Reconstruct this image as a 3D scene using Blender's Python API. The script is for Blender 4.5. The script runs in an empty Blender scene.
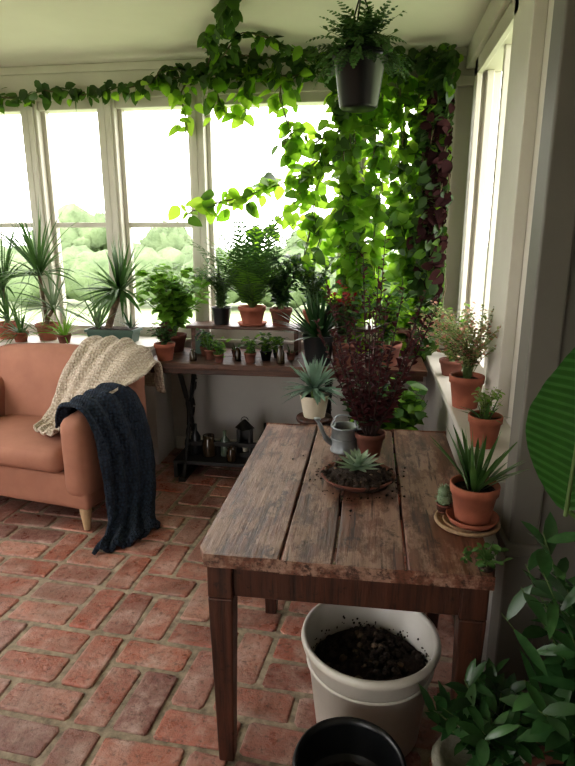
import bpy, math, random
from mathutils import Vector, Matrix, noise
random.seed(7)
R=random.random
def U(a,b): return random.uniform(a,b)
V=Vector
scene=bpy.context.scene
try: scene.view_settings.view_transform='Standard'
except Exception: pass
try: scene.view_settings.look='Medium High Contrast'
except Exception: pass

# ---------------------------------------------------------------- materials
def newmat(name):
    m=bpy.data.materials.new(name); m.use_nodes=True
    nt=m.node_tree; nt.nodes.clear()
    out=nt.nodes.new('ShaderNodeOutputMaterial')
    p=nt.nodes.new('ShaderNodeBsdfPrincipled')
    nt.links.new(p.outputs[0],out.inputs[0])
    return m,nt,p,out
def c4(c): return (c[0],c[1],c[2],1)
def ramp(nt,fac,stops):
    r=nt.nodes.new('ShaderNodeValToRGB')
    e=r.color_ramp.elements
    while len(e)<len(stops): e.new(0.5)
    for el,(pos,c) in zip(e,stops): el.position=pos; el.color=c4(c)
    nt.links.new(fac,r.inputs[0]); return r.outputs[0]
def tnoise(nt,scale=5,detail=4,rough=.55,mscale=None,vec=None):
    tc=nt.nodes.new('ShaderNodeTexCoord'); v=tc.outputs['Object'] if vec is None else vec
    if mscale:
        mp=nt.nodes.new('ShaderNodeMapping'); mp.inputs['Scale'].default_value=mscale
        nt.links.new(v,mp.inputs[0]); v=mp.outputs[0]
    n=nt.nodes.new('ShaderNodeTexNoise'); n.inputs['Scale'].default_value=scale
    n.inputs['Detail'].default_value=detail; n.inputs['Roughness'].default_value=rough
    nt.links.new(v,n.inputs['Vector']); return n.outputs[0]
def mix(nt,fac,a,b,mode='MIX'):
    x=nt.nodes.new('ShaderNodeMix'); x.data_type='RGBA'; x.blend_type=mode
    for sock,val in ((x.inputs[0],fac),(x.inputs[6],a),(x.inputs[7],b)):
        if isinstance(val,(int,float)): sock.default_value=val
        elif isinstance(val,tuple): sock.default_value=c4(val)
        else: nt.links.new(val,sock)
    return x.outputs[2]
def bump(nt,p,h,strength=.3,dist=.01):
    b=nt.nodes.new('ShaderNodeBump'); b.inputs['Strength'].default_value=strength
    b.inputs['Distance'].default_value=dist
    nt.links.new(h,b.inputs['Height']); nt.links.new(b.outputs[0],p.inputs['Normal'])
def simple(name,c,rough=.6,c2=None,scale=8,bs=.15,metal=0,mscale=None,bd=.005):
    m,nt,p,o=newmat(name)
    n=tnoise(nt,scale,5,.6,mscale)
    c2=c2 or tuple(x*.75 for x in c)
    nt.links.new(ramp(nt,n,[(.3,c2),(.7,c)]),p.inputs['Base Color'])
    p.inputs['Roughness'].default_value=rough; p.inputs['Metallic'].default_value=metal
    if bs: bump(nt,p,n,bs,bd)
    return m
def leafmat(name,c1,c2,tr=.4,rough=.45,trc=None,spec=.5):
    m,nt,p,o=newmat(name)
    g=nt.nodes.new('ShaderNodeNewGeometry')
    col=mix(nt,g.outputs['Random Per Island'],c1,c2)
    n=tnoise(nt,30,3)
    col=mix(nt,.35,col,ramp(nt,n,[(.3,tuple(x*.6 for x in c1)),(.7,c2)]))
    nt.links.new(col,p.inputs['Base Color']); p.inputs['Roughness'].default_value=rough
    p.inputs['Specular IOR Level'].default_value=spec
    t=nt.nodes.new('ShaderNodeBsdfTranslucent')
    tc=mix(nt,g.outputs['Random Per Island'],trc[0],trc[1]) if trc else col
    nt.links.new(tc,t.inputs[0])
    ms=nt.nodes.new('ShaderNodeMixShader'); ms.inputs[0].default_value=tr
    nt.links.new(p.outputs[0],ms.inputs[1]); nt.links.new(t.outputs[0],ms.inputs[2])
    nt.links.new(ms.outputs[0],o.inputs[0]); return m

M={}
M['trim']=simple('painted_trim',(.62,.585,.53),.45,(.56,.525,.47),3,.03)
M['wall']=simple('painted_wall',(.52,.495,.46),.7,(.44,.415,.39),2,.05)
M['post']=simple('post_paint',(.16,.148,.13),.5,(.125,.115,.10),2.5,.05)
M['ceil']=simple('ceiling_paint',(.74,.70,.65),.8,(.69,.65,.60),2,.03)
M['terra']=simple('terracotta',(.36,.12,.07),.8,(.24,.08,.05),14,.2)
M['terradk']=simple('terracotta_dark',(.20,.075,.05),.8,(.12,.045,.03),14,.2)
M['black']=simple('black_plastic',(.010,.011,.013),.35,(.006,.007,.008),6,.05)
M['iron']=simple('cast_iron',(.018,.017,.016),.5,(.010,.009,.008),20,.2)
M['soil']=simple('potting_soil',(.060,.038,.026),.95,(.018,.011,.008),60,1,bd=.02)
M['bucket']=simple('bucket_plastic',(.60,.575,.52),.35,(.50,.475,.42),5,.04)
M['greenpl']=simple('planter_green',(.05,.10,.07),.5,(.035,.07,.05),8,.1)
M['stone']=simple('weathered_stone',(.40,.38,.32),.9,(.16,.17,.12),14,.8,bd=.02)
M['cream']=simple('cream_ceramic',(.60,.54,.43),.5,(.5,.45,.36),6,.08)
M['zinc']=simple('zinc',(.34,.37,.38),.42,(.20,.22,.23),18,.15,metal=.6)
M['wicker']=simple('woven_cork',(.40,.28,.17),.8,(.24,.15,.09),60,.6)
M['jar']=simple('brown_glass',(.05,.03,.015),.15,(.03,.02,.01),5,0)
M['jar2']=simple('green_glass',(.10,.13,.10),.15,(.06,.08,.06),5,0)
M['stem']=simple('green_stem',(.10,.16,.04),.6,(.07,.11,.03),20,.1)
M['bark']=simple('bark',(.20,.14,.09),.85,(.09,.06,.04),35,.7,bd=.01)
M['dstem']=simple('dark_stem',(.06,.03,.025),.7,(.03,.016,.015),20,.1)
M['legwood']=simple('chair_leg_wood',(.50,.36,.22),.5,(.38,.26,.15),10,.1,mscale=(6,6,1))
M['ground']=simple('lawn',(.36,.43,.24),.9,(.27,.34,.18),.6,.1)
M['hedge']=simple('hedge',(.19,.25,.13),.9,(.08,.12,.055),1.6,.8,bd=.2)
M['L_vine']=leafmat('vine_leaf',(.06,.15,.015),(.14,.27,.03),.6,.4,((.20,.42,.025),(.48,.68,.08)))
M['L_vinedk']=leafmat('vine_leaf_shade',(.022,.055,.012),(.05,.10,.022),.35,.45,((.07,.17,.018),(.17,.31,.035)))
M['L_purple']=leafmat('purple_leaf',(.060,.014,.020),(.12,.032,.036),.2,.55,spec=.3)
M['L_vpurple']=leafmat('copper_vine_leaf',(.020,.008,.009),(.040,.014,.014),.12,.8,spec=.1)
M['L_lime']=leafmat('lime_leaf',(.15,.34,.035),(.26,.46,.07),.5,.45)
M['L_mid']=leafmat('mid_leaf',(.05,.125,.035),(.11,.21,.06),.35,.4)
M['L_dark']=leafmat('dark_leaf',(.02,.055,.022),(.045,.11,.035),.2,.35)
M['L_grey']=leafmat('greygreen_leaf',(.13,.20,.11),(.23,.30,.18),.25,.5)
M['L_blue']=leafmat('blue_agave',(.13,.22,.16),(.21,.31,.23),.15,.5)
M['L_pale']=leafmat('succulent_leaf',(.26,.38,.26),(.38,.48,.34),.15,.4)
M['L_pink']=leafmat('pink_leaf',(.60,.24,.22),(.50,.34,.20),.4,.5)
M['L_soft']=leafmat('soft_leaf',(.24,.32,.12),(.42,.46,.22),.45,.5)
M['L_red']=leafmat('red_bract',(.35,.015,.015),(.22,.012,.012),.3,.5)
M['L_gloss']=leafmat('glossy_leaf',(.025,.080,.028),(.070,.17,.055),.2,.25)
M['L_ban']=leafmat('paradise_leaf',(.030,.115,.018),(.036,.13,.02),.25,.3)
M['L_ban2']=leafmat('paradise_leaf_vein',(.055,.17,.035),(.06,.18,.04),.25,.3)

def floor_mats():
    m,nt,p,o=newmat('brick_paver')
    g=nt.nodes.new('ShaderNodeNewGeometry')
    base=ramp(nt,g.outputs['Random Per Island'],[(0,(.23,.08,.06)),(.2,(.40,.155,.105)),(.4,(.21,.085,.07)),(.6,(.44,.22,.165)),(.8,(.36,.115,.075)),(1,(.33,.18,.15))])
    n=tnoise(nt,7,7,.7)
    n2=tnoise(nt,38,5,.75)
    n3=tnoise(nt,2.0,3,.6)
    base=mix(nt,ramp(nt,n,[(.47,(0,0,0)),(.66,(.75,.75,.75))]),base,(.54,.40,.34))
    base=mix(nt,ramp(nt,n2,[(.35,(.8,.8,.8)),(.48,(0,0,0))]),base,(.12,.06,.045))
    base=mix(nt,ramp(nt,n3,[(.38,(.5,.5,.5)),(.54,(0,0,0))]),base,(.15,.08,.06))
    nt.links.new(base,p.inputs['Base Color'])
    nt.links.new(ramp(nt,n,[(.3,(.20,.20,.20)),(.7,(.46,.46,.46))]),p.inputs['Roughness'])
    mx=mix(nt,.5,n,n2); bump(nt,p,mx,.9,.013)
    M['brick']=m
    M['mortar']=simple('sandy_mortar',(.42,.35,.26),.95,(.15,.12,.09),30,.6)
floor_mats()
def woodmat(name,dark,mid,worn,wornamt=.55,rough=.4,axis='y',gs=1,th=(.50,.62),crack=.85):
    m,nt,p,o=newmat(name)
    sc={'y':(22,1.3,22),'x':(1.3,22,22),'z':(22,22,1.3)}[axis]
    sc=tuple(s*gs for s in sc)
    g=nt.nodes.new('ShaderNodeNewGeometry')
    tc=nt.nodes.new('ShaderNodeTexCoord')
    add=nt.nodes.new('ShaderNodeVectorMath'); add.operation='ADD'
    sv=nt.nodes.new('ShaderNodeVectorMath'); sv.operation='SCALE'; sv.inputs[3].default_value=7
    cb=nt.nodes.new('ShaderNodeCombineXYZ')
    for i in range(3): nt.links.new(g.outputs['Random Per Island'],cb.inputs[i])
    nt.links.new(cb.outputs[0],sv.inputs[0])
    nt.links.new(tc.outputs['Object'],add.inputs[0]); nt.links.new(sv.outputs[0],add.inputs[1])
    n=tnoise(nt,1.6,8,.65,sc,add.outputs[0])
    n2=tnoise(nt,6,9,.74,(1.8,.7,1.8),add.outputs[0])
    n3=tnoise(nt,5,6,.75,tuple(s*.35 for s in sc),add.outputs[0])
    n4=tnoise(nt,8,8,.8,(1.4,1,1.4),add.outputs[0])
    col=ramp(nt,n,[(.30,dark),(.5,mid),(.72,tuple(x*1.4 for x in mid))])
    col=mix(nt,ramp(nt,n2,[(th[0],(0,0,0)),(th[1],(wornamt,)*3)]),col,mix(nt,n,mid,worn))
    col=mix(nt,ramp(nt,n3,[(.37,(crack,)*3),(.46,(0,0,0))]),col,dark)
    col=mix(nt,ramp(nt,n4,[(.38,(.8,.8,.8)),(.45,(0,0,0))]),col,dark)
    col=mix(nt,mix(nt,g.outputs['Random Per Island'],(0,0,0),(.25,.25,.25)),col,dark)
    nt.links.new(col,p.inputs['Base Color'])
    nt.links.new(ramp(nt,n2,[(.3,(rough-.08,)*3),(.7,(rough+.15,)*3)]),p.inputs['Roughness'])
    bump(nt,p,mix(nt,.4,n,n3),.8,.007)
    return m
M['table']=woodmat('weathered_tabletop',(.035,.014,.010),(.17,.070,.044),(.60,.42,.33),.9,.36,th=(.46,.55),crack=1)
M['tleg']=woodmat('dark_stained_wood',(.015,.006,.004),(.065,.022,.012),(.10,.04,.022),.3,.4,'z')
M['bench']=woodmat('bench_wood',(.030,.012,.007),(.10,.042,.025),(.18,.10,.06),.4,.45,'x')
M['leather']=simple('tan_upholstery',(.35,.165,.11),.85,(.29,.135,.09),7,.25)
def knit(name,c1,c2,s):
    m,nt,p,o=newmat(name)
    tc=nt.nodes.new('ShaderNodeTexCoord')
    w=nt.nodes.new('ShaderNodeTexVoronoi'); w.inputs['Scale'].default_value=s
    w.inputs['Randomness'].default_value=.45
    nt.links.new(tc.outputs['Object'],w.inputs['Vector'])
    nt.links.new(ramp(nt,w.outputs[0],[(.0,c1),(.7,c2)]),p.inputs['Base Color'])
    p.inputs['Roughness'].default_value=.95
    inv=nt.nodes.new('ShaderNodeMath'); inv.operation='SUBTRACT'; inv.inputs[0].default_value=1
    nt.links.new(w.outputs[0],inv.inputs[1]); bump(nt,p,inv.outputs[0],1,.012)
    return m
M['cknit']=knit('cream_knit',(.66,.58,.49),(.40,.33,.26),62)
M['nknit']=knit('navy_knit',(.026,.045,.078),(.006,.010,.018),55)

# ---------------------------------------------------------------- mesh builder
class MB:
    def __init__(s): s.v=[];s.f=[];s.mi=[];s.mats=[];s.sm=[]
    def k(s,mat):
        if mat not in s.mats: s.mats.append(mat)
        return s.mats.index(mat)
    def add(s,vs,fs,mat,smooth=True):
        o=len(s.v); s.v+= [tuple(x) for x in vs]; i=s.k(mat)
        for f in fs: s.f.append(tuple(o+a for a in f)); s.mi.append(i); s.sm.append(smooth)
    def box(s,a,b,mat,taper=0):
        x0,y0,z0=a;x1,y1,z1=b
        vs=[(x0,y0,z0),(x1,y0,z0),(x1,y1,z0),(x0,y1,z0),(x0,y0,z1),(x1,y0,z1),(x1,y1,z1),(x0,y1,z1)]
        if taper:
            cx,cy=(x0+x1)/2,(y0+y1)/2
            vs=[(cx+(x-cx)*(taper if i<4 else 1),cy+(y-cy)*(taper if i<4 else 1),z) for i,(x,y,z) in enumerate(vs)]
        s.add(vs,[(3,2,1,0),(4,5,6,7),(0,1,5,4),(1,2,6,5),(2,3,7,6),(3,0,4,7)],mat,False)
    def lathe(s,c,prof,mat,n=28,wob=0):
        vs=[];fs=[]
        for (r,z) in prof:
            for i in range(n):
                a=2*math.pi*i/n
                rr=r*(1+wob*noise.noise(V((math.cos(a)*2,math.sin(a)*2,z*9))))
                vs.append((c[0]+rr*math.cos(a),c[1]+rr*math.sin(a),c[2]+z))
        for j in range(len(prof)-1):
            for i in range(n):
                k=(i+1)%n; fs.append((j*n+i,j*n+k,(j+1)*n+k,(j+1)*n+i))
        s.add(vs,fs,mat)
        return s
    def disc(s,c,r,mat,n=24,bumpy=.006,dome=0):
        vs=[(c[0],c[1],c[2]+dome)];fs=[]
        rings=5
        for j in range(1,rings+1):
            for i in range(n):
                a=2*math.pi*i/n; rr=r*j/rings
                vs.append((c[0]+rr*math.cos(a),c[1]+rr*math.sin(a),c[2]+dome*(1-(j/rings)**2)+(U(-bumpy,bumpy) if j<rings else 0)))
        for i in range(n): fs.append((0,1+i,1+(i+1)%n))
        for j in range(rings-1):
            for i in range(n):
                k=(i+1)%n; fs.append((1+j*n+i,1+(j+1)*n+i,1+(j+1)*n+k,1+j*n+k))
        s.add(vs,fs,mat)
    def tube(s,pts,rad,mat,n=6):
        pts=[V(p) for p in pts]; vs=[];fs=[]
        for i,p in enumerate(pts):
            d=(pts[min(i+1,len(pts)-1)]-pts[max(i-1,0)])
            d=d.normalized() if d.length>1e-9 else V((0,0,1))
            a=d.cross(V((0,0,1)) if abs(d.z)<.9 else V((1,0,0))).normalized(); b=d.cross(a)
            r=rad[i] if isinstance(rad,(list,tuple)) else rad
            for k in range(n):
                t=2*math.pi*k/n; vs.append(p+a*(r*math.cos(t))+b*(r*math.sin(t)))
        for i in range(len(pts)-1):
            for k in range(n):
                q=(k+1)%n; fs.append((i*n+k,i*n+q,(i+1)*n+q,(i+1)*n+k))
        fs.append(tuple(range(n))); fs.append(tuple((len(pts)-1)*n+k for k in range(n)))
        s.add(vs,fs,mat)
    def blob(s,c,r,mat,seg=10,amp=.15,sc=(1,1,1),fr=3):
        vs=[];fs=[]
        for j in range(seg+1):
            ph=math.pi*j/seg
            for i in range(seg*2):
                th=math.pi*i/seg
                d=V((math.sin(ph)*math.cos(th),math.sin(ph)*math.sin(th),math.cos(ph)))
                q=r*(1+amp*noise.noise(d*fr+V(c)))
                vs.append((c[0]+d.x*q*sc[0],c[1]+d.y*q*sc[1],c[2]+d.z*q*sc[2]))
        n=seg*2
        for j in range(seg):
            for i in range(n):
                k=(i+1)%n; fs.append((j*n+i,j*n+k,(j+1)*n+k,(j+1)*n+i))
        s.add(vs,fs,mat)
    def obj(s,name,bevel=0,parent=None,solid=0,loc=None,rotz=0,sub=0):
        me=bpy.data.meshes.new(name); me.from_pydata(s.v,[],s.f); me.update()
        for m in s.mats: me.materials.append(m)
        me.polygons.foreach_set('material_index',s.mi); me.polygons.foreach_set('use_smooth',s.sm)
        ob=bpy.data.objects.new(name,me); scene.collection.objects.link(ob)
        if solid: x=ob.modifiers.new('s','SOLIDIFY'); x.thickness=solid; x.offset=1
        if bevel: x=ob.modifiers.new('b','BEVEL'); x.width=bevel; x.segments=3; x.limit_method='ANGLE'; x.harden_normals=False
        if sub: x=ob.modifiers.new('u','SUBSURF'); x.levels=sub; x.render_levels=sub
        if parent: ob.parent=parent
        if loc: ob.location=loc
        ob.rotation_euler[2]=rotz
        return ob
def catmull(pts,n):
    pts=[V(p) for p in pts]; P=[pts[0]*2-pts[1]]+pts+[pts[-1]*2-pts[-2]]; out=[]
    for i in range(1,len(P)-2):
        for k in range(n):
            t=k/n; a,b,c,d=P[i-1],P[i],P[i+1],P[i+2]
            out.append(.5*((2*b)+(c-a)*t+(2*a-5*b+4*c-d)*t*t+(3*b-3*c+d-a)*t**3))
    out.append(pts[-1].copy()); return out
PROF={'lance':lambda t: math.sin(math.pi*min(1,t*.97+.03))**.75,
 'strap':lambda t: (min(1,.55+t*1.6))*(1-t**2.2),
 'heart':lambda t: [0.35,1,.92,.62,0.02][min(4,int(round(t*4)))] ,
 'agave':lambda t:(.55+.9*t if t<.5 else 1)*(1-t**3),
 'oval':lambda t: math.sin(math.pi*(t*.94+.05))**.55,
 'paddle':lambda t: math.sin(math.pi*(t**.8*.95+.04))**.8}
def leaf(B,p,d,nr,L,W,mat,prof='lance',n=4,droop=0,fold=.25,ripple=0,smooth=True,mat2=None):
    p=V(p); d=V(d).normalized(); s=d.cross(V(nr))
    if s.length<1e-4: s=d.cross(V((.3,.5,.8)))
    s.normalize(); vs=[];fs=[]; f=PROF[prof]
    for i in range(n+1):
        t=i/n; w=W/2*f(t); nn=s.cross(d)
        rp=nn*(ripple if i%3==0 else 0)
        sh=d*(w*.75*(1-t)) if ripple else V((0,0,0))
        if ripple: w*=1+.06*noise.noise(V((t*7,2,1)))
        vs+= [p+s*w+nn*(w*fold)+rp+sh, p.copy(), p-s*w+nn*(w*fold)+rp+sh]
        p=p+d*(L/n); d=(d+V((0,0,-droop/n))).normalized()
    for i in range(n):
        a=i*3; fs+= [(a,a+1,a+4,a+3),(a+1,a+2,a+5,a+4)]
    k0=len(B.mi)
    B.add(vs,fs,mat,smooth)
    if mat2:
        k=B.k(mat2)
        for i in range(n):
            if i%3==0: B.mi[k0+2*i]=B.mi[k0+2*i+1]=k
def rdir(zlo=-1,zhi=1):
    a=U(0,6.283); z=U(zlo,zhi); r=math.sqrt(max(0,1-z*z)); return V((r*math.cos(a),r*math.sin(a),z))
def pot(B,c,r,h,mat,rim=True,saucer=False,bot=.72):
    c=V(c); z0=0
    if saucer:
        B.lathe(c,[(0,0),(r*.95,0),(r*1.1,.02),(r*1.04,.02),(r*.9,.008),(0,.008)],mat); z0=.008
    rb=r*bot; rh=h*.22
    pr=[(0,z0),(rb,z0),(rb,z0+.003)]
    if rim:
        pr+=[(r*.93,h-rh),(r*1.0,h-rh),(r*1.02,h-.003),(r*1.0,h),(r*.92,h),(r*.9,h-.02),(r*.86,h-h*.3)]
    else:
        pr+=[(r*.97,h-.008),(r,h),(r*.95,h),(r*.93,h-.02),(r*.9,h-h*.3)]
    B.lathe(c,pr,mat)
    B.disc(c+V((0,0,h-.022)),r*.9,M['soil'])
    return c+V((0,0,h-.02))
def straps(B,base,n,L,W,mat,up=(.2,1),droop=.8,prof='strap',r0=.01,fold=.25,seg=7,nr=None):
    for i in range(n):
        e=U(*up); a=i*2.4+U(-.2,.2); ce=math.cos(e*1.5708)
        d=V((ce*math.cos(a),ce*math.sin(a),math.sin(e*1.5708)))
        nrm=V((-math.cos(a)*.5,-math.sin(a)*.5,1)) if d.z<.98 else V((1,0,0))
        l=L*U(.7,1.1)
        if base[1]+l*d.y*1.1>4.02 : d.y*=-.6
        leaf(B,V(base)+V((math.cos(a)*r0,math.sin(a)*r0,U(-.01,.01))),d,nrm,l,W*U(.8,1.1),mat,prof,seg,droop*U(.6,1.3),fold)
def bush(B,base,n,h,spread,L,W,per,mat,stem,prof='lance',tmin=.25,zr=(-.3,.7),lean=(0,0),sr=.003,mats=None,hvar=.5,xmax=9,ymax=3.98):
    for i in range(n):
        a=i*2.4+U(-.3,.3); q=math.sqrt(R())*spread; hh=h*U(1-hvar,1)
        e=V(base)+V((math.cos(a)*q+lean[0],math.sin(a)*q+lean[1],hh))
        e.x=min(e.x,xmax); e.y=min(e.y,ymax)
        m_=V(base)+V((math.cos(a)*q*.25,math.sin(a)*q*.25,hh*.55))
        b0=V(base)+V((math.cos(a)*.012,math.sin(a)*.012,0))
        pts=catmull([b0,m_,e],5)
        B.tube(pts,[sr*(1.3-k/len(pts)) for k in range(len(pts))],stem,5)
        for k in range(per):
            t=tmin+(1-tmin)*(k+R())/per; x=t*(len(pts)-1); ii=min(int(x),len(pts)-2)
            p=pts[ii].lerp(pts[ii+1],x-ii); d=rdir(*zr)
            if p.x+L>xmax+.02: d.x=-abs(d.x)
            if p.y+L>4.04: d.y=-abs(d.y)
            leaf(B,p,d,V((U(-.4,.4),U(-.6,.2),1)),L*U(.6,1.15),W*U(.7,1.1),random.choice(mats) if mats else mat,prof,4,U(.1,.8))
def frond(B,base,d,L,mat,stem,lw=.012,ll=.05,n=14,droop=.9):
    p=V(base); d=V(d).normalized(); pts=[]
    for i in range(n+1):
        pts.append(p.copy()); 
        s=d.cross(V((0,0,1))); s=s.normalized() if s.length>.01 else V((1,0,0))
        t=i/n
        if i>1:
            l=ll*math.sin(math.pi*(.12+.86*t))**.6
            for sg in (-1,1):
                leaf(B,p,s*sg+d*.55+V((0,0,U(-.1,.1))),s.cross(d),l,lw,mat,'lance',3,.25,.1)
        p=p+d*L/n; d=(d+V((0,0,-droop/n))).normalized()
    B.tube(pts,[.0022*(1.2-i/len(pts)) for i in range(len(pts))],stem,4)
def fern(B,base,n,L,mat,stem=None,up=(.2,.95),droop=1.2,lw=.012,ll=.05,k=14):
    for i in range(n):
        a=i*2.4; e=U(*up)*1.57; dy=math.sin(a)*math.cos(e)
        if base[1]>3.7 and dy>0: dy*=-.4
        frond(B,base,(math.cos(a)*math.cos(e),dy,math.sin(e)),L*U(.7,1.1),mat,stem or M['stem'],lw,ll,k,droop*U(.7,1.3))

# ---------------------------------------------------------------- room shell
YB=4.1; XR=.60; ZC=2.75; XL=-3.3; YF=-1.8
# floor
def build_floor():
    B=MB(); u=.15; g=.0095; rot=math.radians(-4); cr,sn=math.cos(rot),math.sin(rot)
    occ={}; N=24
    def brick(i,j,w,h):
        x0,y0=(i)*u+g,(j)*u+g; x1,y1=(i+w)*u-g,(j+h)*u-g
        cx,cy=(x0+x1)/2,(y0+y1)/2
        wx,wy=-1.0+cx*cr-cy*sn, 1.2+cx*sn+cy*cr
        if not(XL-.05<wx<1.0 and YF-.05<wy<YB+.05): return
        a=U(-.03,.03); dz=U(-.004,.003); tx,ty=U(-.006,.006),U(-.006,.006)
        vs=[]
        jit=[(U(-.006,.002),U(-.006,.002)) for _ in range(8)]
        def ring(ins,z):
            hx=(x1-x0)/2-ins; hy=(y1-y0)/2-ins; c=.011
            o=[(-hx+c,-hy),(hx-c,-hy),(hx,-hy+c),(hx,hy-c),(hx-c,hy),(-hx+c,hy),(-hx,hy-c),(-hx,-hy+c)]
            for k,(lx,ly) in enumerate(o):
                jx,jy=jit[k]; lx+=jx*(1 if lx>0 else -1); ly+=jy*(1 if ly>0 else -1)
                lx,ly=lx*math.cos(a)-ly*math.sin(a),lx*math.sin(a)+ly*math.cos(a)
                px,py=cx+lx,cy+ly
                vs.append((-1.0+px*cr-py*sn,1.2+px*sn+py*cr,z+dz+lx*tx*2+ly*ty*2))
        ring(0,-.04); ring(0,-.007); ring(.003,-.002); ring(.010,0)
        fs=[tuple(24+k for k in range(8))]
        for r in (0,8,16):
            for k in range(8): q=(k+1)%8; fs.append((r+k,r+q,r+8+q,r+8+k))
        B.add(vs,fs,M['brick'],False)
    for j in range(-24,24):
        for i in range(-20,20):
            if (i,j) in occ: continue
            rightfree=(i+1,j) not in occ
            par=(i+j)%2==0
            if rightfree and (par or R()<.3) and R()>.10: occ[(i,j)]=occ[(i+1,j)]=1; brick(i,j,2,1)
            else: occ[(i,j)]=occ[(i,j+1)]=1; brick(i,j,1,2)
    B.box((XL-.1,YF-.1,-.1),(1.1,YB+.1,-.008),M['mortar'])
    B.obj('floor')
build_floor()
# ceiling
B=MB(); B.box((XL-.1,YF-.1,ZC),(1.1,YB+.15,ZC+.12),M['ceil']); B.obj('ceiling')
# back wall
B=MB()
B.box((XL,YB,0),(XR+.1,YB+.15,.88),M['wall'])
B.box((XL,YB-.01,2.56),(XR+.1,YB+.15,ZC),M['trim'])
B.box((XL,YB-.35,0),(-1.48,YB,.86),M['wall'])
B.box((.50,YB,.88),(XR+.1,YB+.15,2.56),M['trim'])
B.box((XL,YB,.88),(-3.02,YB+.15,2.56),M['trim'])
B.obj('wall_back',.004)
B=MB(); B.box((XL,YB-.04,2.53),(XR,YB-.01,2.59),M['trim']); B.box((XL,YB-.03,2.70),(XR,YB-.01,ZC),M['trim']); B.obj('trim_1',.006)
B=MB(); B.box((XL,YB-.42,.86),(-1.46,YB+.02,.89),M['trim']); B.box((-1.46,YB-.05,.86),(XR-.02,YB+.02,.885),M['trim']); B.obj('trim_2',.006)
# windows
edges=[(-3.02,-2.42,1),(-2.42,-1.85,1),(-1.85,-1.20,1),(-1.20,-.155,0),(-.155,.50,0)]
for a,b,rail in edges:
    B=MB(); T=M['trim']; y0,y1=YB-.015,YB+.10
    wl=.07 if a!=-1.2 else .05
    B.box((a-.0,y0-.02,.88),(a+wl,y1,2.56),T); B.box((b-.05,y0-.02,.88),(b,y1,2.56),T)
    B.box((a+wl,y0,2.47),(b-.05,y1,2.56),T); B.box((a+wl,y0,.88),(b-.05,y1,.96),T)
    B.box((a+wl,y0+.04,.96),(a+wl+.03,y1-.02,2.47),T); B.box((b-.08,y0+.04,.96),(b-.05,y1-.02,2.47),T)
    if rail: B.box((a+wl+.03,y0+.05,1.68),(b-.08,y1-.03,1.715),T)
    B.box((a+.02,y0-.035,.88),(a+.05,y0-.02,2.56),T)
    B.obj('window_%d'%(edges.index((a,b,rail))+1),.004)
# right wall with sill ledge and window
B=MB()
B.box((.42,1.87,0),(XR+.1,YB,.82),M['wall'])
B.box((XR,1.87,.82),(XR+.12,2.85,ZC),M['trim'])
B.box((XR,3.85,.82),(XR+.12,YB,ZC),M['trim'])
B.box((XR,2.85,2.55),(XR+.12,3.85,ZC),M['trim'])
B.box((XR,2.85,.82),(XR+.12,3.85,.95),M['trim'])
B.obj('wall_right',.004)
B=MB(); B.box((.385,1.89,.82),(XR,YB-.05,.85),M['trim']); B.obj('trim_3',.006)
B=MB()
for y in (2.80,3.78): B.box((XR-.03,y,.86),(XR+.0,y+.09,2.62),M['trim'])
B.box((XR-.03,2.80,2.53),(XR,3.87,2.62),M['trim'])
B.box((XR+.03,2.86,.95),(XR+.07,2.92,2.55),M['trim']); B.box((XR+.03,3.79,.95),(XR+.07,3.85,2.55),M['trim'])
B.box((XR+.03,3.33,.95),(XR+.07,3.37,2.55),M['trim'])
B.box((XR-.05,2.45,.86),(XR,2.72,2.68),M['trim'])
B.obj('window_6',.004)
B=MB(); B.box((XR-.06,1.9,2.62),(XR,YB-.05,ZC),M['trim']); B.obj('trim_4',.008)
# post + partition
B=MB(); B.box((.47,1.75,.66),(.56,1.87,ZC),M['post']); B.box((.455,1.735,.62),(.60,1.87,.665),M['post']); B.box((.465,1.745,0),(.58,1.87,.62),M['post']); B.box((.45,1.73,0),(.60,1.87,.12),M['post'])
B.obj('wall_post',.008)
B=MB(); B.box((.56,1.79,0),(1.0,1.87,ZC),M['post']); B.obj('wall_partition',.003)
B=MB(); B.box((.95,YF,0),(1.05,1.79,ZC),M['wall']); B.obj('wall_side',.003)
# left wall with opening
B=MB(); y0,y1=0.2,3.3
B.box((XL-.12,YF,0),(XL,YB+.15,.88),M['wall']); B.box((XL-.12,YF,2.4),(XL,YB+.15,ZC),M['wall'])
B.box((XL-.12,YF,.88),(XL,y0,2.4),M['wall']); B.box((XL-.12,y1,.88),(XL,YB+.15,2.4),M['wall'])
B.obj('wall_left',.004)
B=MB()
for y in (y0,1.2,2.2,y1-.06): B.box((XL-.10,y,.88),(XL+.01,y+.06,2.4),M['trim'])
B.box((XL-.1,y0,.88),(XL+.04,y1,.93),M['trim']); B.obj('window_7',.004)
# front wall (behind the viewer) with an unseen opening added for front light
B=MB(); B.box((XL,YF-.12,0),(-2.6,YF,ZC),M['wall']); B.box((-1.0,YF-.12,0),(1.05,YF,ZC),M['wall']); B.box((-2.6,YF-.12,2.2),(-1.0,YF,ZC),M['wall']); B.obj('wall_front',.004)
B=MB()
B.box((-1.46,YB-.018,0),(.42,YB,.10),M['trim']); B.obj('baseboard_back',.004)

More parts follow.
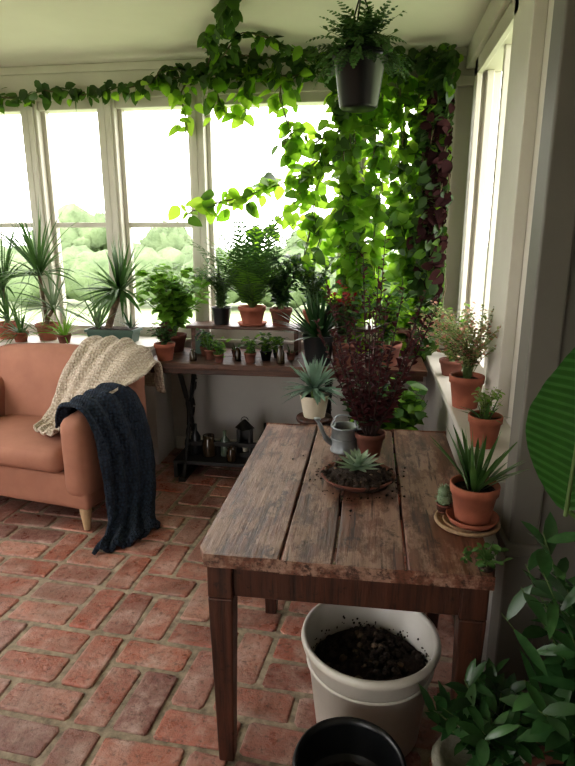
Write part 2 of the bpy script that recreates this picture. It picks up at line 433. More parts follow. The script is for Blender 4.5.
# outside
B=MB(); B.box((-40,-30,-.6),(40,60,-.5),M['ground']); B.obj('garden_lawn')
B=MB()
for i in range(46):
    x=-24+i*.72; B.blob((x,17+U(-.8,.8),.45+U(-.1,.1)),U(.75,.82),M['hedge'],9,.3,(1.2,.8,1),4)
for (x,z,r) in ((-9.9,1.3,1.1),(-9.1,1.5,.9),(-13.2,1.1,1.1),(-14.3,1.5,.9),(-6.3,1.0,.9),(-1.6,1.1,.9)):
    for q in range(7): B.blob((x+U(-.5,.5),18+U(-.3,.3),z+U(-.3,.45)),r*U(.45,.75),M['hedge'],8,.6,(1,.8,1),5)
B.obj('garden_hedge')

# ---------------------------------------------------------------- work table
def build_table():
    root=bpy.data.objects.new('farmhouse_table',None); scene.collection.objects.link(root)
    x0,x1,y0,y1=-.468,.366,1.40,2.57
    cuts=[x0,-.222,-.072,.125,x1]
    for i in range(4):
        B=MB(); a,b=cuts[i]+.004,cuts[i+1]-.004
        n=24; vs=[];fs=[]
        dy0,dy1=U(-.006,.006),U(-.02,.02)
        for k in range(n+1):
            t=k/n; y=(y0+dy0)*(1-t)+(y1+dy1)*t
            la=a+.003*noise.noise(V((i*3,y*4,0))); lb=b+.003*noise.noise(V((i*3+5,y*4,0)))
            if i==0: la=a+.03*max(0,1-t*n/1.0)*(1)
            if i==3: lb=b-.015*max(0,1-t*n)
            zt=.75+.0015*noise.noise(V((i,y*3,2)))
            cup=.002
            vs+=[(la,y,.718),(la,y,zt-cup*0),((la+lb)/2,y,zt+cup*(-.6)),(lb,y,zt),(lb,y,.718)]
        for k in range(n):
            o=k*5
            for q in range(4): fs.append((o+q,o+q+1,o+5+q+1,o+5+q))
            fs.append((o+4,o,o+5,o+9))
        fs.append((0,1,2,3,4)); fs.append(tuple(n*5+q for q in (4,3,2,1,0)))
        B.add(vs,fs,M['table'],False); B.obj('plank_%d'%(i+1),.005,root)
    B=MB(); d=M['tleg']
    B.box((-.405,1.435,.60),(.315,1.460,.717),d); B.box((-.405,2.20,.60),(.315,2.225,.717),d)
    B.box((-.425,1.46,.60),(-.40,2.20,.717),d); B.box((.31,1.46,.60),(.335,2.20,.717),d)
    B.box((-.42,1.8,.69),(.33,1.86,.717),d); B.box((-.42,2.42,.69),(.33,2.48,.717),d)
    B.obj('apron',.004,root)
    k=1
    for (x,y) in ((-.40,1.455),(.31,1.455),(-.385,2.20),(.31,2.20)):
        B=MB(); B.box((x-.037,y-.037,.0),(x+.037,y+.037,.60),d,.66); B.box((x-.037,y-.037,.60),(x+.037,y+.037,.717),d)
        B.obj('leg_%d'%k,.006,root); k+=1
build_table()

# ---------------------------------------------------------------- things on the table
# dark euphorbia
B=MB(); b=pot(B,(.02,2.25,.7505),.062,.095,M['terradk'])
for i in range(24):
    a=i*2.4; q=.04+.20*math.sqrt(R()); h=U(.34,.68)*(1-.4*q)
    if i==0: q=.03;h=.80
    if i==1: q=.07;h=.73
    if i==2: q=.10;h=.68
    pts=catmull([b+V((math.cos(a)*.015,math.sin(a)*.015,0)),b+V((math.cos(a)*q*.5,math.sin(a)*q*.5,h*.4)),b+V((math.cos(a)*q,math.sin(a)*q*.8,h))],7)
    B.tube(pts,[.0035*(1.3-k/len(pts)) for k in range(len(pts))],M['dstem'],5)
    for k in range(60):
        tt=(.20+.80*(k+R())/60); x=tt*(len(pts)-1); ii=min(int(x),len(pts)-2); p=pts[ii].lerp(pts[ii+1],x-ii)
        l=U(.028,.048)*(1.2-.65*tt)
        leaf(B,p,rdir(.10,.9),V((0,-.5,1)),l,l*.45,M['L_purple'] if R()<.92 else M['L_dark'],'oval',3,.3)
B.obj('potted_euphorbia')
# small watering can
B=MB(); c=V((-.085,2.27,.7505))
B.lathe(c,[(0,0),(.056,0),(.058,.006),(.056,.012),(.052,.098),(.057,.104),(.057,.110),(.050,.110),(.048,.02),(0,.015)],M['zinc'],32)
B.lathe(c,[(.055,.055),(.058,.058),(.055,.061)],M['zinc'],32)
B.tube(catmull([c+V((-.045,-.01,.03)),c+V((-.075,-.02,.06)),c+V((-.098,-.03,.115)),c+V((-.108,-.033,.135))],5),[.012]*6+[.009]*6+[.007]*4,M['zinc'],10)
B.lathe(c+V((-.110,-.034,.134)),[(.006,0),(.015,.010),(.015,.014),(0,.015)],M['zinc'],14)
B.tube(catmull([c+V((.050,0,.095)),c+V((.085,-.01,.10)),c+V((.092,-.01,.06)),c+V((.055,0,.03))],6),.005,M['zinc'],8)
B.tube(catmull([c+V((-.050,0,.11)),c+V((-.03,0,.15)),c+V((.03,0,.15)),c+V((.050,0,.11))],6),.004,M['zinc'],8)
B.obj('watering_can')
# shallow dish with succulent
B=MB(); c=V((-.02,1.955,.7505))
B.lathe(c,[(0,0),(.07,0),(.11,.012),(.132,.032),(.135,.036),(.128,.037),(.10,.022),(0,.016)],M['terradk'],40)
B.blob(c+V((0,0,.022)),.108,M['soil'],10,.25,(1.12,1.08,.26),4)
for i in range(160):
    a=U(0,6.28); r=.13*math.sqrt(R()); B.blob(c+V((r*math.cos(a),r*math.sin(a),.048-r*.1)),U(.004,.011),M['soil'] if R()<.86 else M['bark'],4,.5)
for ring,(n,e,l) in enumerate(((10,.10,.098),(9,.3,.088),(8,.52,.07),(5,.8,.05),(3,.95,.035))):
    for i in range(n):
        a=i*6.283/n+ring*.4; d=V((math.cos(a)*math.cos(e*1.57),math.sin(a)*math.cos(e*1.57),math.sin(e*1.57)))
        leaf(B,c+V((.0,.0,.055+ring*.004)),d,V((-math.cos(a)*.6,-math.sin(a)*.6,1)),l,.027,M['L_pale'],'agave',6,-.25,.35)
B.obj('succulent_dish')
B=MB()
for i in range(130):
    a=U(0,6.28); r=.135+abs(random.gauss(0,.022 if i<90 else .09)); x,y=-.02+r*math.cos(a),1.95+r*math.sin(a)*.95
    s=U(.0015,.006)*(1 if R()<.3 else .6); B.blob((x,y,.751+s*.5),s,M['soil'],3,.5,(1,1,.7))
B.obj('spilled_soil')
# aloe with plate
B=MB(); c=V((.325,1.70,.7505))
B.lathe(c,[(0,0),(.095,0),(.10,.005),(.098,.012),(.09,.012),(.085,.007),(0,.007)],M['wicker'],36)
for r in (.03,.05,.07,.09): B.lathe(c,[(r-.004,.007),(r,.0115),(r+.004,.007)],M['wicker'],36)
B.obj('woven_plate')
B=MB(); b=pot(B,(.338,1.69,.7635),.073,.125,M['terra'],True,True)
straps(B,b,24,.21,.020,M['L_mid'],(.45,.98),.25,'agave',.015,.4)
straps(B,b,12,.15,.017,M['L_grey'],(.3,.95),.25,'agave',.02,.4)
B.obj('potted_aloe')
B=MB(); c=V((.258,1.74,.763))
pot(B,c,.024,.03,M['terradk'])
for z,r in ((.045,.024),(.068,.021)):
    B.blob(c+V((0,0,z)),r,M['L_grey'],10,.1)
    for i in range(70):
        d=rdir(-.6,1); leaf(B,c+V((0,0,z))+d*r,d+rdir()*.4,(0,0,1),.008,.004,M['L_pale'],'lance',2)
B.obj('button_cactus')
B=MB(); b=V((.335,1.44,.7505))
bush(B,b,7,.07,.05,.03,.016,6,M['L_mid'],M['stem'],'lance',.2,sr=.0015)
bush(B,b+V((-.045,.03,0)),4,.04,.03,.02,.01,5,M['L_mid'],M['stem'],'lance',.2,sr=.0015)
B.lathe(b,[(0,0),(.02,0),(.018,.008),(0,.014)],M['soil'],12); B.obj('seedling_sprigs')

# ---------------------------------------------------------------- bucket, pots on the floor
B=MB(); c=V((.04,1.64,.0))
B.lathe(c,[(0,0),(.165,0),(.172,.01),(.207,.33),(.222,.335),(.226,.35),(.222,.365),(.212,.366),(.204,.355),(.190,.20),(0,.19)],M['bucket'],56)
B.lathe(c,[(.201,.27),(.209,.274),(.202,.278)],M['bucket'],56)
B.disc(c+V((0,0,.236)),.191,M['soil'],40,.010,.035)
for i in range(420):
    a=U(0,6.28); r=.178*math.sqrt(R()); B.blob(c+V((r*math.cos(a),r*math.sin(a),.238+.035*(1-(r/.19)**2)+.018*noise.noise(V((math.cos(a)*r*12,math.sin(a)*r*12,0))))),U(.005,.017),M['soil'] if R()<.90 else M['bark'],4,.5)
for i in range(130):
    a=U(0,6.28); z=.240+abs(random.gauss(0,.020*(1+math.sin(a*3+1)*.6)))
    if z>.32: continue
    B.blob(c+V(((.1915+.09*(z-.23))*math.cos(a),(.1915+.09*(z-.23))*math.sin(a),z)),U(.002,.005),M['soil'],3,.5)
B.obj('compost_bucket')
B=MB(); c=V((-.01,1.22,0))
B.lathe(c,[(0,0),(.11,0),(.138,.26),(.148,.265),(.15,.28),(.146,.29),(.138,.29),(.134,.27),(.125,.10),(0,.09)],M['black'],44)
B.disc(c+V((0,0,.15)),.126,M['soil'],30,.012); B.obj('plastic_plant_pot')
# stone planter with glossy shrub
B=MB(); c=V((.36,1.30,0))
B.lathe(c,[(0,0),(.10,0),(.115,.02),(.135,.14),(.14,.22),(.148,.235),(.14,.25),(.12,.25),(.11,.22),(0,.2)],M['stone'],36,.12)
bush(B,c+V((0,0,.21)),20,.27,.14,.095,.030,13,M['L_gloss'],M['stem'],'lance',.3,(.0,.9),mats=[M['L_gloss'],M['L_gloss'],M['L_dark']],lean=(-.02,0))
B.obj('stone_planter_shrub')
B=MB(); c=V((.57,1.20,0)); b=pot(B,c,.16,.26,M['terradk'])
bush(B,b,36,.66,.23,.12,.034,15,M['L_gloss'],M['stem'],'lance',.25,(-.2,.9),lean=(-.02,0),mats=[M['L_gloss'],M['L_dark'],M['L_gloss']])
B.obj('potted_laurel_shrub')
B=MB(); c=V((.76,1.48,0)); b=pot(B,c,.13,.28,M['terra'])
B.tube(catmull([b,b+V((-.06,-.05,.35)),V((.56,1.36,.90)),V((.475,1.32,1.00))],8),[.009]*12+[.006]*13,M['stem'],8)
leaf(B,(.475,1.32,.99),(-.02,-.1,1),(-.35,-1,.1),.43,.21,M['L_ban'],'paddle',60,-.1,.30,.003,True,M['L_ban2'])
B.tube([V((.475,1.317,.98)),V((.472,1.296,1.18)),V((.466,1.272,1.40))],[.005,.004,.001],M['stem'],6)
B.tube(catmull([b,b+V((.05,-.0,.5)),V((.80,1.45,1.2))],8),.008,M['stem'],8)
leaf(B,(.80,1.45,1.18),(.0,-.3,1),(-.5,-1,.1),.42,.22,M['L_ban'],'paddle',60,.6,.30,.003,True,M['L_ban2'])
B.obj('bird_of_paradise_plant')

# ---------------------------------------------------------------- right ledge plants
B=MB(); b=pot(B,(.455,2.66,.8505),.078,.15,M['terra'])
bush(B,b,56,.34,.25,.024,.013,24,M['L_pink'],M['stem'],'oval',.3,(-.3,.8),lean=(-.08,-.02),sr=.0012,mats=[M['L_pink'],M['L_soft'],M['L_soft']],xmax=.56)
B.obj('potted_coleus')
B=MB(); b=pot(B,(.445,2.14,.8505),.062,.12,M['terra'])
straps(B,b,16,.11,.014,M['L_mid'],(.2,.9),.6,'strap',.015)
bush(B,b,14,.13,.06,.026,.014,10,M['L_lime'],M['stem'],sr=.0015,mats=[M['L_soft'],M['L_lime']])
B.obj('potted_haworthia')
B=MB(); b=pot(B,(.475,3.30,.8505),.070,.09,M['terradk'])
bush(B,b,44,.36,.22,.032,.017,18,M['L_grey'],M['stem'],'oval',.1,(-.5,.8),lean=(-.07,-.08),sr=.0018,mats=[M['L_lime'],M['L_soft'],M['L_soft'],M['L_pink']],xmax=.55)
B.obj('potted_geranium')

# ---------------------------------------------------------------- bench with shelf at the window
B=MB(); W=M['bench']; I=M['iron']
B.box((-1.44,3.46,.795),(.36,3.72,.83),W); B.box((-1.44,3.725,.795),(.36,4.0,.83),W)
B.box((-1.40,3.49,.755),(.34,3.515,.795),W)
for x in (-1.22,-.25):
    for (ya,yb) in ((3.52,3.92),(3.92,3.52)):
        B.tube(catmull([V((x,ya,.02)),V((x,(ya*.7+yb*.3),.25)),V((x,(ya*.55+yb*.45),.45)),V((x,ya,.79))],6),[.018]*19,I,8)
    B.box((x-.025,3.48,0),(x+.025,3.98,.03),I); B.box((x-.02,3.5,.765),(x+.02,3.96,.796),I)
    for k in range(4):
        B.tube([V((x+.01,3.60+.07*k+.05*math.cos(t*.5),.12+k*.17+.07*math.sin(t*.5))) for t in range(13)],.008,I,5)
B.box((-1.24,3.66,.20),(-.23,3.70,.23),I)
B.box((-1.30,3.55,.10),(-.30,3.90,.125),I)
B.box((-1.30,3.55,.0),(-1.27,3.90,.10),I); B.box((-.33,3.55,.0),(-.30,3.90,.10),I)
B.box((-1.25,3.80,1.0),(.30,4.02,1.022),W)
for x in (-1.22,-.5,.26): B.box((x,3.82,.83),(x+.03,4.0,1.0),W)
B.obj('potting_bench',.004)
# stuff under bench
def bottle(name,c,r,h,mat,neck=.35):
    B=MB(); B.lathe(c,[(0,0),(r,0),(r*1.02,.01),(r,h*.6),(r*neck,h*.78),(r*neck,h),(r*neck*.8,h),(0,h*.9)],mat,20); B.obj(name)
B=MB(); c=V((-.83,3.72,.1255))
for (sx,sy) in ((-1,-1),(1,-1),(1,1),(-1,1)): B.box((c.x+sx*.04-.008,c.y+sy*.04-.008,c.z),(c.x+sx*.04+.008,c.y+sy*.04+.008,c.z+.2),I)
B.box((c.x-.05,c.y+.03,c.z+.02),(c.x+.05,c.y+.04,c.z+.2),M['black'])
B.box((c.x-.05,c.y-.05,c.z),(c.x+.05,c.y+.05,c.z+.03),I); B.lathe(c+V((0,0,.2)),[(.07,0),(.03,.04),(.01,.06),(0,.06)],I,4)
B.lathe(c+V((0,0,.03)),[(0,0),(.02,0),(.02,.06),(0,.06)],M['cream'],16)
B.tube([c+V((.025*math.cos(t*.4),0,.255+.025*math.sin(t*.4))) for t in range(9)],.003,I,5); B.obj('candle_lantern')
bottle('glass_bottle',(-.97,3.7,.1255),.035,.18,M['jar2']); bottle('glass_bottle',(-.68,3.72,.1255),.045,.24,M['black'])
bottle('glass_jar',(-1.08,3.68,.1255),.05,.15,M['jar'],.8); bottle('glass_jar',(-.90,3.60,.1255),.035,.10,M['jar'],.8)
bottle('glass_bottle',(-1.18,3.70,.1255),.035,.22,M['black'])
B=MB(); pot(B,(-.55,3.72,.1255),.07,.12,M['terradk']); B.obj('empty_clay_pot')

# ---------------------------------------------------------------- window plants
# left ledge
def strap_pot(name,c,pr,ph,pm,trunk,heads):
    B=MB(); b=pot(B,c,pr,ph,pm)
    for (dx,dy,h,n,L,Wd,mt,dr) in heads:
        top=b+V((dx,dy,h))
        if h>.03: B.tube(catmull([b,b+V((dx*.3,dy*.3,h*.5)),top],6),[trunk]*13,M['bark'],8)
        straps(B,top,n,L,Wd,mt,(.0,1),dr,'strap',.01)
    B.obj(name)
strap_pot('potted_dracaena',(-2.62,3.85,.8905),.08,.12,M['terra'],.012,[(0,0,.26,48,.50,.022,M['L_mid'],.8),(.05,-.05,.05,26,.38,.02,M['L_mid'],.7)])
strap_pot('potted_dracaena',(-2.30,3.84,.8905),.08,.12,M['terra'],.012,[(-.02,0,.36,64,.54,.021,M['L_mid'],.9),(.05,.02,.12,48,.42,.018,M['L_grey'],.8)])
strap_pot('potted_spider_plant',(-2.45,3.74,.8905),.055,.07,M['terra'],.008,[(0,0,.0,40,.36,.014,M['L_mid'],1.2)])
strap_pot('potted_spider_plant',(-2.12,3.74,.8905),.05,.06,M['terradk'],.008,[(0,0,.0,38,.30,.013,M['L_lime'],1.0)])
B=MB(); c=V((-1.79,3.83,.8905))
B.box((c.x-.17,c.y-.075,c.z),(c.x+.17,c.y+.075,c.z+.085),M['greenpl'],.9); B.box((c.x-.18,c.y-.085,c.z+.075),(c.x+.18,c.y+.085,c.z+.095),M['greenpl'])
B.box((c.x-.16,c.y-.07,c.z+.09),(c.x+.16,c.y+.07,c.z+.099),M['soil'])
B.tube(catmull([c+V((-.04,0,.09)),c+V((.0,0,.2)),c+V((.07,0,.36))],5),[.028,.026,.025,.024,.023,.023,.022,.022,.022,.021,.02],M['bark'],10)
straps(B,c+V((.07,0,.36)),82,.39,.032,M['L_mid'],(-.2,1),.6,'strap',.015)
straps(B,c+V((-.12,0,.1)),20,.32,.022,M['L_grey'],(.2,1),.4); straps(B,c+V((.13,0,.1)),10,.16,.02,M['L_dark'],(.2,1),.4)
B.obj('yucca_planter')
# bright bush
B=MB(); b=pot(B,(-1.36,3.86,.8305),.09,.12,M['terradk'])
bush(B,b,46,.52,.27,.09,.07,12,M['L_lime'],M['stem'],'heart',.2,(-.4,.5))
B.obj('potted_pelargonium')
B=MB(); b=pot(B,(-1.32,3.56,.8305),.068,.11,M['terra'])
bush(B,b,22,.16,.11,.04,.024,13,M['L_pink'],M['stem'],'oval',.2,sr=.0015,mats=[M['L_purple'],M['L_dark'],M['L_mid']]); B.obj('potted_heuchera')
Zs=1.0225
B=MB(); b=pot(B,(-1.02,3.90,Zs),.072,.12,M['black'],False)
bush(B,b,40,.38,.19,.05,.014,20,M['L_grey'],M['stem'],'lance',.1,(-.1,.8),mats=[M['L_grey'],M['L_mid']]); B.obj('potted_rosemary')
B=MB(); b=pot(B,(-.80,3.89,Zs),.095,.13,M['terra'],True,True)
fern(B,b,34,.60,M['L_mid'],None,(.45,.98),1.0,.016,.11,17)
fern(B,b,14,.52,M['L_lime'],None,(.45,.9),1.0,.016,.11,17); B.obj('potted_parlor_palm')
B=MB(); b=pot(B,(-.60,3.90,Zs),.078,.12,M['terradk'])
bush(B,b,32,.38,.17,.085,.034,13,M['L_dark'],M['stem'],'lance',.15,(-.2,.8),mats=[M['L_dark'],M['L_mid']]); B.obj('potted_peace_lily')
B=MB(); b=pot(B,(-.31,3.56,.8305),.105,.19,M['black'],False)
straps(B,b,90,.31,.032,M['L_dark'],(.1,1),.35,'agave',.03); B.obj('potted_dwarf_agave')
B=MB(); b=pot(B,(-.15,3.58,.8305),.085,.15,M['terradk'])
bush(B,b,28,.32,.12,.06,.03,12,M['L_mid'],M['stem'],'oval',.2,mats=[M['L_mid'],M['L_dark'],M['L_purple']])
bush(B,b,7,.40,.08,.045,.022,8,M['L_red'],M['stem'],'oval',.75,hvar=.3,lean=(-.02,-.02)); B.obj('potted_kalanchoe')
B=MB(); b=pot(B,(-.38,3.90,Zs),.07,.11,M['terra'])
bush(B,b,34,.40,.20,.05,.03,14,M['L_mid'],M['stem'],'oval',.15,mats=[M['L_mid'],M['L_dark']]); B.obj('potted_ficus')
B=MB(); b=pot(B,(.12,3.62,.8305),.09,.14,M['terradk'])
bush(B,b,30,.42,.19,.07,.04,12,M['L_mid'],M['stem'],'heart',.15,mats=[M['L_mid'],M['L_vine']]); B.obj('potted_philodendron')
for i,(x,y,kind) in enumerate(((-1.13,3.56,0),(-1.03,3.62,1),(-.95,3.54,2),(-.84,3.60,0),(-.75,3.56,2),(-.66,3.64,2),(-.55,3.55,0),(-.50,3.68,1),(-.60,3.73,2),(-1.09,3.72,2),(-.88,3.72,1),(-.77,3.71,0))):
    if kind==0:
        bottle('seedling_jar' ,(x,y,.8305),U(.018,.028),U(.07,.12),M['jar'] if R()<.5 else M['black'],.7)
    else:
        B=MB(); s=U(.8,1.15); b=pot(B,(x,y,.8305),.036*s,.058*s,M['terradk'] if R()<.4 else M['black'])
        if kind==1: straps(B,b,16,.09*s,.012,M['L_mid'],(.2,1),.6)
        else: bush(B,b,13,.13*s,.07,.04,.024,7,M['L_mid'],M['stem'],'oval',.1,sr=.0012,mats=[M['L_mid'],M['L_lime']])
        B.obj('seedling_pot')
# arched slate tag
B=MB(); B.box((-1.18,3.78,.83),(-1.06,3.795,.93),M['greenpl']); B.tube([V((-1.12+.06*math.cos(t*.3142),3.7875,.93+.05*math.sin(t*.3142))) for t in range(11)],.008,M['greenpl'],6); B.obj('slate_plaque')
# agave on stool
B=MB(); c=V((-.29,3.12,0))
for a in (.8,2.37,3.94,5.5): B.tube([c+V((.13*math.cos(a),.13*math.sin(a),0)),c+V((.09*math.cos(a),.09*math.sin(a),.6))],.013,M['tleg'],8)
B.lathe(c+V((0,0,.6)),[(0,0),(.10,0),(.105,.012),(.10,.025),(0,.025)],M['tleg'],30)
B.lathe(c+V((0,0,.3)),[(.10,0),(.108,.01),(.10,.02)],M['tleg'],30); B.obj('plant_stool')
B=MB(); b=pot(B,(-.29,3.12,.6255),.085,.13,M['cream'],False)
B.tube([b,b+V((0,0,.05))],.02,M['stem'],8)
straps(B,b+V((0,0,.05)),60,.21,.036,M['L_blue'],(-.3,1),.35,'agave',.01); B.obj('potted_agave')
B=MB(); c=V((.18,2.98,0)); b=pot(B,c,.13,.3,M['terra'])
bush(B,b,38,.62,.19,.10,.07,11,M['L_lime'],M['stem'],'heart',.35,(-.4,.5),mats=[M['L_lime'],M['L_lime'],M['L_mid']],lean=(-.01,0),xmax=.32); B.obj('potted_pothos')
B=MB(); c=V((-.02,3.22,0)); b=pot(B,c,.11,.3,M['black'],False)
bush(B,b,24,.62,.12,.06,.03,14,M['L_dark'],M['stem'],'oval',.3,mats=[M['L_dark'],M['L_mid']],ymax=3.36); B.obj('potted_camellia')

# ---------------------------------------------------------------- vines
def vine(B,pts,L,gap,spread,mats,wgt=None,stem=True,facing=-.5,zd=(-1,.15),xmax=.56,purple=None):
    P=catmull(pts,10)
    if stem:
        B.tube(P,.0045,M['stem'],5)
        B.tube([p+V((.012*math.sin(i*.5),.01*math.cos(i*.5),.008*math.sin(i*.8))) for i,p in enumerate(P)],.003,M['bark'],5)
    acc=0
    for i in range(len(P)-1):
        seg=(P[i+1]-P[i]).length; acc+=seg
        while acc>gap:
            acc-=gap; p=P[i].lerp(P[i+1],R())
            o=V((random.gauss(0,spread),random.gauss(0,spread*.45),random.gauss(0,spread*.8)))
            if p.y+o.y>4.04: o.y=4.04-p.y
            d=V((U(-1,1),U(-.45,.25),U(*zd)))
            q=p+o
            if q.z>ZC-.02: q.z=ZC-.02-.02*R()
            if q.x>xmax-.06: q.x=xmax-.06-.03*R()
            if q.x>xmax-.14: d.x=-abs(d.x)
            l=L*U(.5,1.2)
            if q.y+l*d.normalized().y>4.06: d.y=-abs(d.y)
            mt=random.choices(mats,wgt)[0]
            if purple and purple[0]<q.z+U(-.1,.1)<purple[1] and R()<.8: mt=M['L_vpurple']
            leaf(B,q,d,V((U(-.5,.5),facing+U(-.6,.4),U(0,.9))),l,l*U(.6,.78),mt,'heart',4,U(.1,.7),.2)
            if spread>.03 and R()<.35: B.tube([p,(p+q)/2+V((0,0,.008)),q],.0014,M['stem'],3)
vd,vl=M['L_vinedk'],M['L_vine']
B=MB()
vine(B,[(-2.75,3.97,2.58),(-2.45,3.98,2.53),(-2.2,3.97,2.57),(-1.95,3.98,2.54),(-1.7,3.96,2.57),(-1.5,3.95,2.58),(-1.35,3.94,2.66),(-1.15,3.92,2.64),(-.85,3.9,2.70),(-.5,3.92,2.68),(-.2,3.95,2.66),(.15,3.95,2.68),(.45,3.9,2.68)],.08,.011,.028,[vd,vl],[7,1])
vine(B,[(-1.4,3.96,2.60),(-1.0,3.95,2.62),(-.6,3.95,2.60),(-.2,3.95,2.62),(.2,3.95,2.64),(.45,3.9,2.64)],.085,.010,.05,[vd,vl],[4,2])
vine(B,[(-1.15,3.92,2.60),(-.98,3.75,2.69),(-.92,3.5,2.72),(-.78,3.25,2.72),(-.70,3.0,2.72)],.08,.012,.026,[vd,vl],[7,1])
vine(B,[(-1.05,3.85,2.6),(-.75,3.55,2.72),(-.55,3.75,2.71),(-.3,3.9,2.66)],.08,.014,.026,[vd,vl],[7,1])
B.obj('ceiling_vine_garland')
B=MB()
for pts,g,s in (
 ([(-1.22,3.97,2.62),(-1.27,3.97,2.5),(-1.24,3.97,2.38),(-1.25,3.98,2.28)],.022,.03),
 ([(-1.05,3.96,2.6),(-1.0,3.97,2.45),(-.95,3.97,2.36)],.014,.05),
 ([(-.85,3.96,2.66),(-.82,3.97,2.5),(-.86,3.97,2.34)],.014,.05),
 ([(-.62,3.96,2.66),(-.60,3.97,2.45),(-.55,3.97,2.28),(-.48,3.98,2.12)],.017,.05),
 ([(-.16,3.96,2.55),(-.25,3.97,2.25),(-.42,3.97,2.05),(-.62,3.96,1.95),(-.85,3.95,1.88),(-1.05,3.94,1.83),(-1.25,3.93,1.76)],.012,.04),
 ([(-.25,3.96,2.3),(-.40,3.97,2.2),(-.50,3.97,2.28),(-.6,3.96,2.2)],.022,.05),
 ([(-.35,3.97,2.1),(-.5,3.96,1.85),(-.62,3.95,1.72),(-.70,3.94,1.62)],.018,.05),
 ([(-.20,3.97,2.3),(-.36,3.97,1.95),(-.42,3.96,1.6),(-.48,3.95,1.35)],.015,.055),
 ([(-.10,3.97,2.0),(-.30,3.97,1.7),(-.38,3.96,1.45),(-.36,3.95,1.25)],.017,.055),
 ):
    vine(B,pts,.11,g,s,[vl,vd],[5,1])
B.obj('window_vine_arch')
B=MB()
for k,(x,zb) in enumerate(((-.25,1.2),(-.18,1.0),(-.11,1.15),(-.03,1.05),(.03,1.1),(.12,1.0),(.19,1.3),(.27,1.05),(.35,1.0))):
    pts=[(x,3.97,2.6)]; z=2.6
    while z>zb:
        z-=.25; x+=U(-.03,.03); pts.append((min(x,.42),3.96+U(-.04,.02),z))
    vine(B,pts,.11,.0142,.034,[vl,vd],[4,1],xmax=.5)
B.obj('window_vine_curtain')
B=MB()
for (x,y,zb,pu) in ((.36,3.86,1.1,None),(.42,3.84,1.0,(1.5,2.4)),(.32,3.88,1.35,None),(.44,3.80,1.25,(1.3,2.3)),(.37,3.82,1.6,(1.6,2.4)),(.45,3.9,1.0,None),(.41,3.88,1.0,(1.4,1.9))):
    pts=[(x,y,2.66)]; z=2.66
    while z>zb: z-=.25; pts.append((min(.46,x+U(-.04,.04)),y+U(-.03,.03),z))
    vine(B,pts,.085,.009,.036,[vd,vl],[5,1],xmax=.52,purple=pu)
B.obj('corner_vine')

# hanging basket
B=MB(); c=V((-.085,3.0,2.205))
B.lathe(c,[(0,0),(.080,0),(.090,.01),(.118,.20),(.130,.205),(.132,.235),(.122,.237),(.114,.215),(0,.20)],M['black'],36)
for a in (.3,2.4,4.5):
    B.tube([c+V((.126*math.cos(a),.126*math.sin(a),.22)),c+V((0,0,.50))],.004,M['iron'],5)
for i in range(5): B.tube([c+V((.006*math.cos(t),.006*math.sin(t)*(i%2),.50+i*.010+.008*math.sin(t))) for t in [q*.7 for q in range(10)]],.002,M['iron'],4)
B.tube([c+V((0,0,.49)),c+V((0,0,.544))],.004,M['iron'],6)
b=c+V((0,0,.215))
fern(B,b,80,.28,M['L_mid'],None,(.15,.95),1.7,.012,.038,14)
fern(B,b,30,.25,M['L_dark'],None,(.15,.8),1.6,.014,.038,12)
bush(B,b,36,.18,.22,.035,.02,12,M['L_vinedk'],M['stem'],'oval',.2,(-.5,.5),sr=.0015)
for i in range(7):
    a=U(0,6.28); r=.132; p0=b+V((r*math.cos(a),r*math.sin(a),.02))
    l=U(.02,.09); P=catmull([b,p0+V((.02*math.cos(a),.02*math.sin(a),.03)),p0+V((.05*math.cos(a),.05*math.sin(a),-l))],5)
    B.tube(P,.0013,M['stem'],3)
    for q in P[4:]:
        for z in range(2): leaf(B,q,rdir(-1,.2),(0,-1,.3),.028,.018,M['L_mid'],'oval',3,.2)
B.obj('hanging_fern_basket')

# ---------------------------------------------------------------- armchair
ROT=math.radians(-10); ORG=(-1.50,2.70,0)
root=bpy.data.objects.new('upholstered_armchair',None); scene.collection.objects.link(root)
root.location=ORG; root.rotation_euler[2]=ROT
def cushion(name,a,b,rad,puff=.02,fn=None,n=12):
    a=V(a);b=V(b);c=(a+b)/2;h=(b-a)/2; B=MB()
    faces=[]; vs=[]; 
    for ax in range(3):
        for sg in (-1,1):
            o=len(vs)
            u,v=[(1,2),(2,0),(0,1)][ax]
            for i in range(n+1):
                for j in range(n+1):
                    p=[0,0,0]; p[ax]=sg
                    p[u]=math.sin((2*i/n-1)*math.pi/2*.999); p[v]=math.sin((2*j/n-1)*math.pi/2*.999)
                    q=V((p[0]*h.x,p[1]*h.y,p[2]*h.z))
                    inner=V((max(-h.x+rad,min(h.x-rad,q.x)),max(-h.y+rad,min(h.y-rad,q.y)),max(-h.z+rad,min(h.z-rad,q.z))))
                    d=q-inner
                    if d.length>1e-6: q=inner+d.normalized()*rad
                    w=(1-p[u]**2)*(1-p[v]**2); q[ax]+=sg*puff*w
                    q=c+q
                    if fn: q=fn(q)
                    vs.append(q)
            for i in range(n):
                for j in range(n):
                    k=o+i*(n+1)+j; f=(k,k+n+1,k+n+2,k+1)
                    faces.append(f if sg>0 else f[::-1])
    B.add(vs,faces,M['leather'])
    ob=B.obj(name,parent=root)
    w=ob.modifiers.new('w','WELD'); w.merge_threshold=.0008
    return ob
WX=-1.16
cushion('seat_base',(WX+.01,.03,.13),(-.01,.72,.34),.03,.003)
cushion('seat_cushion',(WX+.17,-.0,.335),(-.165,.56,.475),.05,.02)
def leanb(q): return V((q.x,q.y+(q.z-.4)*.18,q.z+.015*math.cos((q.x-WX/2)*3)))
cushion('back_rest',(WX+.02,.50,.30),(-.02,.66,.90),.06,.02,leanb)
def armf(q):
    t=max(0,(q.y-.0)/.7); return V((q.x,q.y,q.z+(.07*t if q.z>.5 else 0)))
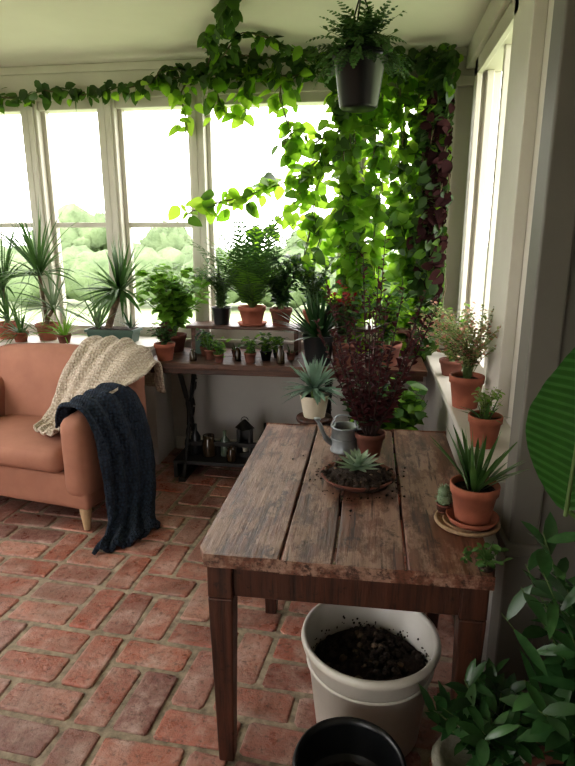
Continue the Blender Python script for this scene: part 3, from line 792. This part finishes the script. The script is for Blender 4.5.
cushion('arm_right',(-.165,.015,.20),(.0,.70,.66),.06,.008,armf)
cushion('arm_left',(WX,.015,.20),(WX+.165,.70,.66),.06,.008,armf)
k=1
for (x,y) in ((-.06,.07),(WX+.06,.07),(-.06,.66),(WX+.06,.66)):
    B=MB(); B.lathe((x,y,0),[(0,0),(.018,0),(.020,.01),(.034,.12),(.034,.15),(0,.15)],M['legwood'],16); B.obj('leg_%d'%k,parent=root); k+=1

def cloth(name,rows,mat,thick,fold,fr,nu=9,nv=12,fringe=None):
    cols=[catmull(r,nv) for r in rows]
    nc=len(cols[0]); grid=[]
    for j in range(nc):
        grid.append(catmull([c[j] for c in cols],nu))
    nr=len(grid[0]); B=MB(); vs=[];fs=[]
    for j in range(nc):
        for i in range(nr):
            p=grid[j][i]
            a=grid[min(j+1,nc-1)][i]-grid[max(j-1,0)][i]; b=grid[j][min(i+1,nr-1)]-grid[j][max(i-1,0)]
            nn=b.cross(a); nn=nn.normalized() if nn.length>1e-9 else V((0,0,1))
            if nn.z<0 and abs(nn.z)>.3: nn=-nn
            f=fold*(.5+.5*math.sin(j/nc*fr+1.5*noise.noise(p*4)))+.006*noise.noise(p*25)
            vs.append(p+nn*f)
    for j in range(nc-1):
        for i in range(nr-1): fs.append((j*nr+i,(j+1)*nr+i,(j+1)*nr+i+1,j*nr+i+1))
    B.add(vs,fs,mat)
    if fringe:
        for j in range(0,nc,1):
            p=vs[j*nr+nr-1]; d=(vs[j*nr+nr-1]-vs[j*nr+nr-3]).normalized()
            B.tube([p,p+d*.02+V((0,0,-.004)),p+d*.045+V((U(-.01,.01),U(-.01,.01),-.01))],.003,mat,4)
    return B.obj(name,solid=thick,loc=ORG,rotz=ROT)
cloth('cream_knit_throw',[
 [(-.40,.84,.72),(-.26,.84,.68),(-.10,.84,.66),(.05,.80,.62)],
 [(-.40,.77,.94),(-.26,.78,.945),(-.10,.77,.93),(.07,.72,.84)],
 [(-.42,.64,.955),(-.27,.64,.955),(-.12,.62,.93),(.07,.55,.80)],
 [(-.48,.51,.80),(-.33,.50,.81),(-.16,.48,.82),(.04,.42,.765)],
 [(-.55,.46,.60),(-.40,.42,.62),(-.23,.36,.68),(-.0,.32,.745)],
 [(-.56,.36,.515),(-.42,.31,.525),(-.29,.26,.56),(-.10,.24,.69)],
 [(-.50,.22,.51),(-.41,.17,.515),(-.31,.13,.52),(-.20,.13,.57)]],M['cknit'],.014,.026,26,9,14)
cloth('navy_knit_blanket',[
 [(-.20,.08,.58),(-.195,.22,.60),(-.19,.36,.62)],
 [(-.15,.06,.70),(-.13,.22,.725),(-.10,.40,.75)],
 [(-.02,.04,.70),(.0,.22,.72),(.04,.44,.75)],
 [(.045,.05,.56),(.06,.24,.56),(.085,.50,.60)],
 [(.07,.06,.32),(.09,.26,.33),(.12,.52,.36)],
 [(.09,.04,.12),(.13,.22,.12),(.16,.46,.14)],
 [(.12,-.03,.035),(.19,.10,.035),(.23,.32,.035)],
 [(.14,-.10,.02),(.24,.02,.02),(.29,.24,.02)]],M['nknit'],.014,.034,24,9,18,True)

# ---------------------------------------------------------------- light, world, camera
w=bpy.data.worlds.new('overcast_sky'); scene.world=w; w.use_nodes=True
nt=w.node_tree; bg=nt.nodes['Background']; bg.inputs[0].default_value=(1,.965,.945,1); bg.inputs[1].default_value=6.1
cam=bpy.data.cameras.new('camera'); co=bpy.data.objects.new('camera',cam); scene.collection.objects.link(co)
co.location=(0,0,1.62); co.rotation_euler=(math.radians(90-14.35),0,math.radians(8.1))
cam.sensor_fit='AUTO'; cam.sensor_width=36; cam.lens=27.02; cam.clip_start=.02
scene.camera=co
